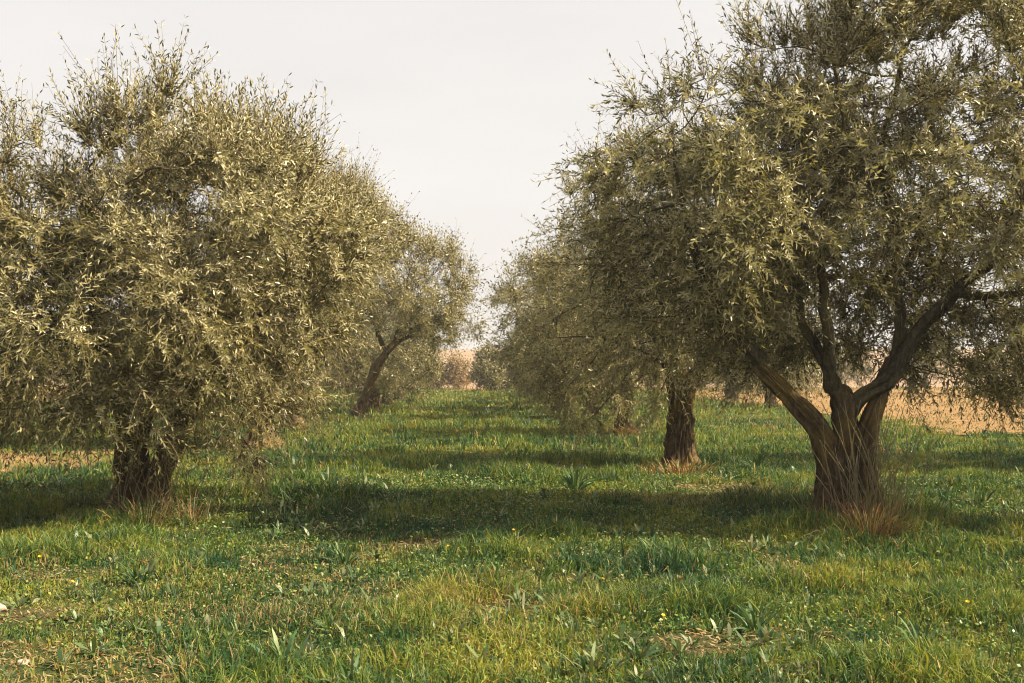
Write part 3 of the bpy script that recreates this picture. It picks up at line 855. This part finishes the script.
# ---------------------------------------------------------------- single plants placed where they stand
def gp(px, py):
    """ground point under a spot of the photograph (flat ground, eye 1.6 m up)"""
    d = 1760. / (py - 368.)
    return (px - 478.) / 1100. * d, d

def ribbon_tuft(seed, n, L, w, spread, tints, droop=.6, K=6, base_r=.03, fold=True, wide_mid=True):
    """a tuft of long arching leaves, each a ribbon with its own curve; local coordinates"""
    rng = np.random.default_rng(seed)
    V, F, S, T = [], [], [], []; c = 0
    for k in range(n):
        a = rng.random() * 2 * PI; el = rng.uniform(*spread)
        l = rng.uniform(*L); ww = rng.uniform(*w)
        d = np.array([math.cos(a) * math.sin(el), math.sin(a) * math.sin(el), math.cos(el)])
        b = np.array([math.cos(a), math.sin(a), 0]) * rng.random() * base_r
        s = np.array([-math.sin(a + rng.normal() * .5), math.cos(a + rng.normal() * .5), rng.normal() * .2]); s /= np.linalg.norm(s)
        dr = droop * rng.uniform(.3, 1.2)
        p = b.copy(); tt = np.linspace(0, 1, K); st = l / (K - 1)
        col = tints[rng.integers(len(tints))] * rng.uniform(.8, 1.2)
        for i, t in enumerate(tt):
            wd = ww * (.55 + .9 * math.sin(PI * min(t * 1.0, 1)) if wide_mid else 1.0 - .7 * t) * (1 if i < K - 1 else .06)
            V += [p - s * wd / 2, p + s * wd / 2]
            dd = d + np.array([math.cos(a) * .5, math.sin(a) * .5, -1.0]) * dr * t * t
            dd /= np.linalg.norm(dd); p = p + dd * st; p[2] = max(p[2], .004)
            if i < K - 1:
                q = c + 2 * i; F += [q, q + 1, q + 3, q + 2]; S.append(4); T.append(col)
        c += 2 * K
    return np.array(V), np.array(F), np.array(S), np.array(T)

def place_tuft(name, label, cat, px, py, data, mat, group=None, rot=0, scale=1):
    x, y = gp(px, py)
    me = mesh_np(name, data[0], data[1], data[2], mat, pcols={'tint': data[3]})
    o = link(name, me, loc=(x, y, h1(x, y) - .01)); o.rotation_euler[2] = rot; o.scale = (scale,) * 3
    return tag(o, label, cat, group)

BL = [np.array([.035, .085, .028]), np.array([.055, .110, .034]), np.array([.09, .145, .050]), np.array([.16, .20, .09])]
GT = 'broad-leaved plants in the grass'
tufts = [
    (288, 672, 15, (.16, .30), (.022, .038), 'broad-leaved plant with an upright pale leaf in the sunlit foreground on the left', 1.0),
    (352, 690, 16, (.14, .26), (.018, .032), 'leafy plant at the bottom edge beside the upright pale leaf', 1.0),
    (590, 672, 14, (.12, .24), (.016, .03), 'grey-green leafy plant at the bottom edge below the aisle', 1.0),
    (706, 612, 18, (.14, .26), (.018, .03), 'leafy clump with long pale leaves left of the dark foreground tuft', 1.0),
    (757, 632, 22, (.16, .28), (.014, .024), 'dark dense strap-leaved tuft in the foreground below the right trunk', 1.0),
    (925, 655, 12, (.16, .30), (.016, .026), 'tall upright leafy plant near the bottom right corner', 1.0),
    (845, 680, 20, (.14, .24), (.014, .024), 'dark leafy clump at the bottom edge right of centre', 1.0),
    (575, 492, 18, (.30, .46), (.03, .045), 'tall strap-leaved tuft in the shade band left of the second right trunk', 1.0),
    (615, 484, 12, (.22, .34), (.026, .04), 'pale upright tuft just left of the second right trunk', 1.0),
    (345, 560, 20, (.16, .28), (.016, .026), 'dark grassy clump in sun right of the left trunk', 1.0),
    (145, 582, 24, (.18, .30), (.014, .022), 'green clump standing in sunlit grass below the left trunk', 1.0),
    (490, 545, 12, (.12, .2), (.016, .026), 'small leafy plant at the near edge of the aisle shade', 1.0),
    (655, 555, 16, (.16, .26), (.014, .022), 'pale-tipped leafy tuft at the sunny edge of the wide shade band', 1.0),
    (985, 505, 16, (.2, .36), (.016, .03), 'leafy tuft in deep shade at the right edge', 1.0),
    (760, 470, 16, (.3, .44), (.03, .045), 'leafy tuft between the two nearest right trunks', 1.0),
    (330, 487, 14, (.26, .4), (.024, .036), 'bluish tuft in the grass beyond the left trunk', 1.0),
    (520, 600, 16, (.1, .2), (.016, .026), 'low leafy rosette in the middle of the foreground', 1.0),
]
for k, (px, py, n, Lr, wr, lab, sc) in enumerate(tufts):
    place_tuft('leafy_plant', lab, 'plant', px, py, ribbon_tuft(900 + k, int(n * 2.0), (Lr[0] * .7, Lr[1] * .95), (wr[0] * .5, wr[1] * .7), (.08, 1.3), BL, 1.1, 8, .07), M['plant'], GT)

# dark clumps of longer grass scattered in the sward: too many and too alike to count
def build_clumps():
    rng = np.random.default_rng(77)
    VV, LL, SS, TT, n0 = [], [], [], [], 0
    GRN = [np.array([.040, .082, .036]), np.array([.055, .10, .040]), np.array([.08, .13, .055])]
    for k in range(1500):
        y = 4.8 + 34 * rng.random() ** 1.6; x = .03 * y + (rng.random() * 2 - 1) * (y * .5 + 1)
        if rng.random() > 2.2 * (noise2(x, y, 1.1, 61)[0] - .30): continue
        if in_field(np.array([x]), np.array([y]))[0] > -.2 or dry_patch(np.array([x]), np.array([y]))[0] > .3: continue
        f = np.interp(y, [5, 12, 35], [.75, 1.0, 1.7])
        V, F, S, T = ribbon_tuft(3000 + k, int(rng.integers(8, 18)), (.10 * f, .24 * f), (.009 * f, .018 * f), (.05, .75), GRN, .5, 5, .05 * f, wide_mid=False)
        V = V + np.array([x, y, h1(x, y) - .01])
        VV.append(V); LL.append(F + n0); SS.append(S); TT.append(T); n0 += len(V)
    tag(link('grass_clumps', mesh_np('grass_clumps', np.concatenate(VV), np.concatenate(LL), np.concatenate(SS), M['grass'], pcols={'tint': np.concatenate(TT)})),
        'darker clumps of long grass scattered through the sward', 'grass', kind='stuff')
build_clumps()

def build_weeds():
    rng = np.random.default_rng(78)
    VV, LL, SS, TT, n0 = [], [], [], [], 0
    WD = [np.array([.045, .090, .030]), np.array([.08, .13, .045]), np.array([.13, .17, .06]), np.array([.20, .20, .10])]
    for k in range(2300):
        y = 4.7 + 15 * rng.random() ** 1.3; x = .03 * y + (rng.random() * 2 - 1) * (y * .5 + 1)
        if rng.random() > 2.6 * (noise2(x, y, .9, 63)[0] - .35): continue
        if in_field(np.array([x]), np.array([y]))[0] > -.1: continue
        f = np.interp(y, [5, 18], [.8, 1.25]) * rng.uniform(.6, 1.25)
        V, F, S, T = ribbon_tuft(7000 + k, int(rng.integers(5, 12)), (.05 * f, .14 * f), (.010 * f, .022 * f), (.25, 1.45), WD, .8, 5, .02)
        V = V + np.array([x, y, h1(x, y) + .015])
        VV.append(V); LL.append(F + n0); SS.append(S); TT.append(T); n0 += len(V)
    tag(link('weeds', mesh_np('weeds', np.concatenate(VV), np.concatenate(LL), np.concatenate(SS), M['plant'], pcols={'tint': np.concatenate(TT)})),
        'low broad-leaved weeds mixed into the grass', 'weeds', kind='stuff')
build_weeds()

# dry tussocks and shoots at the feet of the trees
ST = [np.array([.40, .28, .12]), np.array([.30, .19, .075]), np.array([.24, .20, .08]), np.array([.45, .35, .19])]
RU = [np.array([.34, .155, .055]), np.array([.26, .12, .045]), np.array([.40, .24, .10])]
GD = 'dry grass tussocks at the feet of the olive trees'
place_tuft('dry_grass_tussock', 'straw and green grass tussock spilling at the foot of the left trunk', 'dry grass', 150, 522,
           ribbon_tuft(61, 260, (.22, .52), (.005, .010), (.2, 1.3), ST + [np.array([.08, .12, .04])] * 6, 1.5, 7, .32, wide_mid=False), M['straw'], GD)
place_tuft('dry_grass_tussock', 'brown dry tussock right of the left trunk', 'dry grass', 196, 520,
           ribbon_tuft(62, 130, (.22, .5), (.005, .009), (.1, 1.0), ST + RU + [np.array([.06, .10, .035])] * 5, 1.1, 7, .28, wide_mid=False), M['straw'], GD)
place_tuft('dry_grass_tussock', 'rusty drooping tussock in front of the forked right trunk', 'dry grass', 872, 548,
           ribbon_tuft(63, 260, (.24, .50), (.006, .011), (.1, 1.2), RU * 2 + ST[:1], 1.2, 7, .2, wide_mid=False), M['straw'], GD)
place_tuft('dry_grass_tussock', 'tall upright straw stems beside the forked right trunk', 'dry grass', 884, 537,
           ribbon_tuft(64, 120, (.4, .95), (.004, .007), (.02, .6), ST + [np.array([.10, .13, .04])] * 3, .75, 8, .24, wide_mid=False), M['straw'], GD)
place_tuft('dry_grass_tussock', 'brown tuft at the left side of the forked right trunk', 'dry grass', 826, 533,
           ribbon_tuft(65, 120, (.2, .45), (.006, .010), (.05, .9), RU + ST + [np.array([.06, .09, .035])] * 3, .8, 7, .16, wide_mid=False), M['straw'], GD)
place_tuft('dry_grass_tussock', 'orange-brown dry growth around the foot of the second right trunk', 'dry grass', 680, 472,
           ribbon_tuft(66, 300, (.12, .36), (.010, .018), (.3, 1.4), RU * 2 + ST[:2] + [np.array([.08, .10, .035])] * 3, 1.3, 6, .5, wide_mid=False), M['straw'], GD)
place_tuft('dry_grass_tussock', 'ochre tussock at the foot of the third right trunk', 'dry grass', 624, 436,
           ribbon_tuft(67, 110, (.2, .4), (.02, .03), (.3, 1.2), RU + ST, .9, 6, .3, wide_mid=False), M['straw'], GD)

# shoots rising from the base of the big right tree: part of that tree
def suckers(root, seed, n, cx, cy, zr, name='basal_shoots'):
    rng = np.random.default_rng(seed); acc = Acc()
    for k in range(n):
        a = rng.random() * 2 * PI; p0 = np.array([cx + rng.normal() * .17, cy + rng.normal() * .08, -.03])
        l = rng.uniform(*zr); lean = rng.normal(size=2) * .17; b = rng.normal(size=2) * .22
        t = np.linspace(0, 1, 8)
        P = p0 + np.stack([lean[0] * l * t + b[0] * t * t, lean[1] * l * t + b[1] * t * t - .05 * t, l * t], 1)
        acc.add(*chain_tube(P, .0068 * (1 - .6 * t), 4))
    link(name, acc.mesh(name, M['twig']), root)
suckers(R1, 5, 75, .10, -.30, (.5, 1.35))
suckers(L1, 6, 22, .15, -.30, (.4, .9))

# yellow flowers
def make_flower():
    root = bpy.data.objects.new('yellow_flower', None); COL.objects.link(root); root.empty_display_size = .02
    acc = Acc(); t = np.linspace(0, 1, 5)
    acc.add(*chain_tube(np.stack([.01 * t * t, 0 * t, .11 * t], 1), .0018 + 0 * t, 4))
    me = acc.mesh('stem', M['plant']); a = me.attributes.new('tint', 'FLOAT_VECTOR', 'FACE')
    a.data.foreach_set('vector', np.tile([.10, .15, .05], len(me.polygons)).astype(np.float32)); link('stem', me, root)
    rng = np.random.default_rng(8); V, F, S, T = [], [], [], []; c = 0
    for k in range(22):
        a = 2 * PI * k / 22 * 2.02; tl = .15 + .5 * (k % 3) / 2
        d = np.array([math.cos(a), math.sin(a), tl]); d /= np.linalg.norm(d); s = np.array([-math.sin(a), math.cos(a), 0])
        b = np.array([.01, 0, .11]); l = .013 * rng.uniform(.8, 1.1)
        V += [b, b + d * l * .6 + s * .0028, b + d * l, b + d * l * .6 - s * .0028]; F += [c, c + 1, c + 2, c + 3]; S.append(4); c += 4
        T.append([.80, .55, .04])
    me = mesh_np('petals', V, F, S, M['plant'], pcols={'tint': T}); link('petals', me, root)
    return root
fl = [(48, 556, 'yellow flower in the shade left of the left trunk'), (73, 586, 'yellow flower in sunlit grass below the left trunk'),
      (410, 541, 'leftmost of three pale yellow flowers by the bare spot in the aisle'), (431, 543, 'middle one of three pale yellow flowers by the bare spot in the aisle'),
      (453, 550, 'rightmost of three pale yellow flowers by the bare spot in the aisle'), (511, 533, 'single yellow flower in the wide shade band'),
      (596, 587, 'yellow flower in the middle of the sunny foreground grass'), (852, 551, 'yellow flower in front of the rusty tussock'),
      (975, 603, 'upper of two yellow flowers near the right edge'), (973, 616, 'lower of two yellow flowers near the right edge'),
      (657, 628, 'yellow flower left of the dark foreground tuft'), (868, 583, 'yellow flower below the rusty tussock')]
proto = make_flower()
for k, (px, py, lab) in enumerate(fl):
    x, y = gp(px, py + 9)
    if k == 0: o = proto
    else:
        o = proto.copy(); COL.objects.link(o)
        for ch in proto.children:
            c = ch.copy(); COL.objects.link(c); c.parent = o
    o.location = (x, y, h1(x, y)); o.rotation_euler = (.35, 0, k * 1.3); o.scale = (1.25,) * 3
    tag(o, lab, 'flower', 'yellow flowers in the grass')

# pale stones
def make_stone(px, py, size, seed, label):
    x, y = gp(px, py)
    n, m = 14, 9; V = []
    for i in range(m + 1):
        for j in range(n):
            th = PI * i / m; ph = 2 * PI * j / n
            V.append((math.sin(th) * math.cos(ph), math.sin(th) * math.sin(ph), math.cos(th)))
    V = np.array(V); g = noise3(V * 1.3 + 5, seed); g2 = noise3(V * 3.5 + 5, seed)
    V = V * (.6 + .6 * g + .2 * g2)[:, None] * np.array([1, .75, .5]) * size
    F = []
    for i in range(m):
        for j in range(n):
            F += [i * n + j, (i + 1) * n + j, (i + 1) * n + (j + 1) % n, i * n + (j + 1) % n]
    o = link('stone', mesh_np('stone', V, F, np.full(m * n, 4), M['stone']), loc=(x, y, h1(x, y) + size * .22))
    tag(o, label, 'stone', 'pale stones in the grass')
make_stone(3, 610, .085, 1, 'larger pale stone at the left edge of the foreground')
make_stone(32, 664, .035, 2, 'small pale stone low in the left corner by the straw patch')
make_stone(272, 628, .028, 3, 'small pale stone in the grass above the upright pale leaf')
make_stone(128, 600, .026, 4, 'tiny pale stone below the left trunk')

# ---------------------------------------------------------------- light, sky, air
SUN_AZ, SUN_EL = R(104), R(44.5)      # azimuth clockwise from +Y
sv = Vector((math.sin(SUN_AZ) * math.cos(SUN_EL), math.cos(SUN_AZ) * math.cos(SUN_EL), math.sin(SUN_EL)))
sun = bpy.data.lights.new('sun', 'SUN'); sun.energy = 5.0; sun.angle = R(.6); sun.color = (1.0, .87, .60)
so = bpy.data.objects.new('sun', sun); COL.objects.link(so); so.rotation_euler = sv.to_track_quat('Z', 'Y').to_euler(); so.location = (20, -10, 30)

world = bpy.data.worlds.new('World'); scene.world = world; world.use_nodes = True
t = world.node_tree
for n in list(t.nodes): t.nodes.remove(n)
wo = N(t, 'ShaderNodeOutputWorld'); bg = N(t, 'ShaderNodeBackground'); bg.inputs['Strength'].default_value = .1
sky = N(t, 'ShaderNodeTexSky'); sky.sky_type = 'NISHITA'; sky.sun_disc = False
sky.sun_elevation = SUN_EL; sky.sun_rotation = SUN_AZ; sky.air_density = 1.0; sky.dust_density = 4.0
tc = N(t, 'ShaderNodeTexCoord'); sx = N(t, 'ShaderNodeSeparateXYZ'); t.links.new(tc.outputs['Generated'], sx.inputs[0])
# thin high cloud veil, denser towards the horizon
mp = N(t, 'ShaderNodeMapping'); mp.inputs['Scale'].default_value = (1.5, 1.5, 6); t.links.new(tc.outputs['Generated'], mp.inputs[0])
cn = noise_node(t, 1.6, 5, .55, mp.outputs[0])
veil = ramp(t, cn, [(.3, (.80, .765, .735)), (.7, (.87, .835, .80))])
vs = N(t, 'ShaderNodeVectorMath', operation='SCALE'); vs.inputs['Scale'].default_value = 4.75; t.links.new(veil, vs.inputs[0])
fac = ramp(t, sx.outputs['Z'], [(.0, (.96, .96, .96)), (.38, (.92, .92, .92)), (.7, (.52, .52, .52))])
t.links.new(mixc(t, fac, sky.outputs['Color'], vs.outputs[0]), bg.inputs['Color'])
t.links.new(bg.outputs[0], wo.inputs[0])

HAZE = .0008
if HAZE:
    x0, x1, y0, y1, z0, z1 = gx[0] - 5, gx[-1] + 5, gy[0] - 5, gy[-1] + 5, float(V_ground_min) - 1, float(V_ground_max) + 1
    Vh = np.array([(x, y, z) for z in (z0, z1) for y in (y0, y1) for x in (x0, x1)])
    Fh = np.array([0, 2, 3, 1, 4, 5, 7, 6, 0, 1, 5, 4, 2, 6, 7, 3, 0, 4, 6, 2, 1, 3, 7, 5])
    mh = bpy.data.materials.new('morning_haze'); th = nt(mh)
    oh = N(th, 'ShaderNodeOutputMaterial'); pv = N(th, 'ShaderNodeVolumePrincipled')
    pv.inputs['Color'].default_value = (.97, .92, .86, 1); pv.inputs['Density'].default_value = HAZE; pv.inputs['Anisotropy'].default_value = .2
    th.links.new(pv.outputs[0], oh.inputs['Volume'])
    tag(link('haze', mesh_np('haze', Vh, Fh, np.full(6, 4), mh)), kind='stuff')

# ---------------------------------------------------------------- camera
cam = bpy.data.cameras.new('camera'); cam.sensor_width = 36; cam.lens = 36 * 1100 / 1024.
cam.clip_start = .05; cam.clip_end = 6000
co = bpy.data.objects.new('camera', cam); COL.objects.link(co)
co.location = (0, 0, 1.6)
co.rotation_euler = (R(90) + math.atan(26.5 / 1100), 0, -math.atan(34 / 1100))
scene.camera = co

scene.render.engine = 'CYCLES'
c = scene.cycles
c.max_bounces = 6; c.diffuse_bounces = 3; c.glossy_bounces = 2; c.transmission_bounces = 4; c.transparent_max_bounces = 4
c.use_denoising = True; c.denoiser = 'OPENIMAGEDENOISE'; c.denoising_input_passes = 'RGB_ALBEDO_NORMAL'; c.denoising_prefilter = 'ACCURATE'; c.use_adaptive_sampling = False; c.filter_width = 1.1
c.caustics_reflective = False; c.caustics_refractive = False
scene.view_settings.view_transform = 'Standard'; scene.view_settings.look = 'None'
scene.view_settings.exposure = 1.22; scene.view_settings.gamma = 1
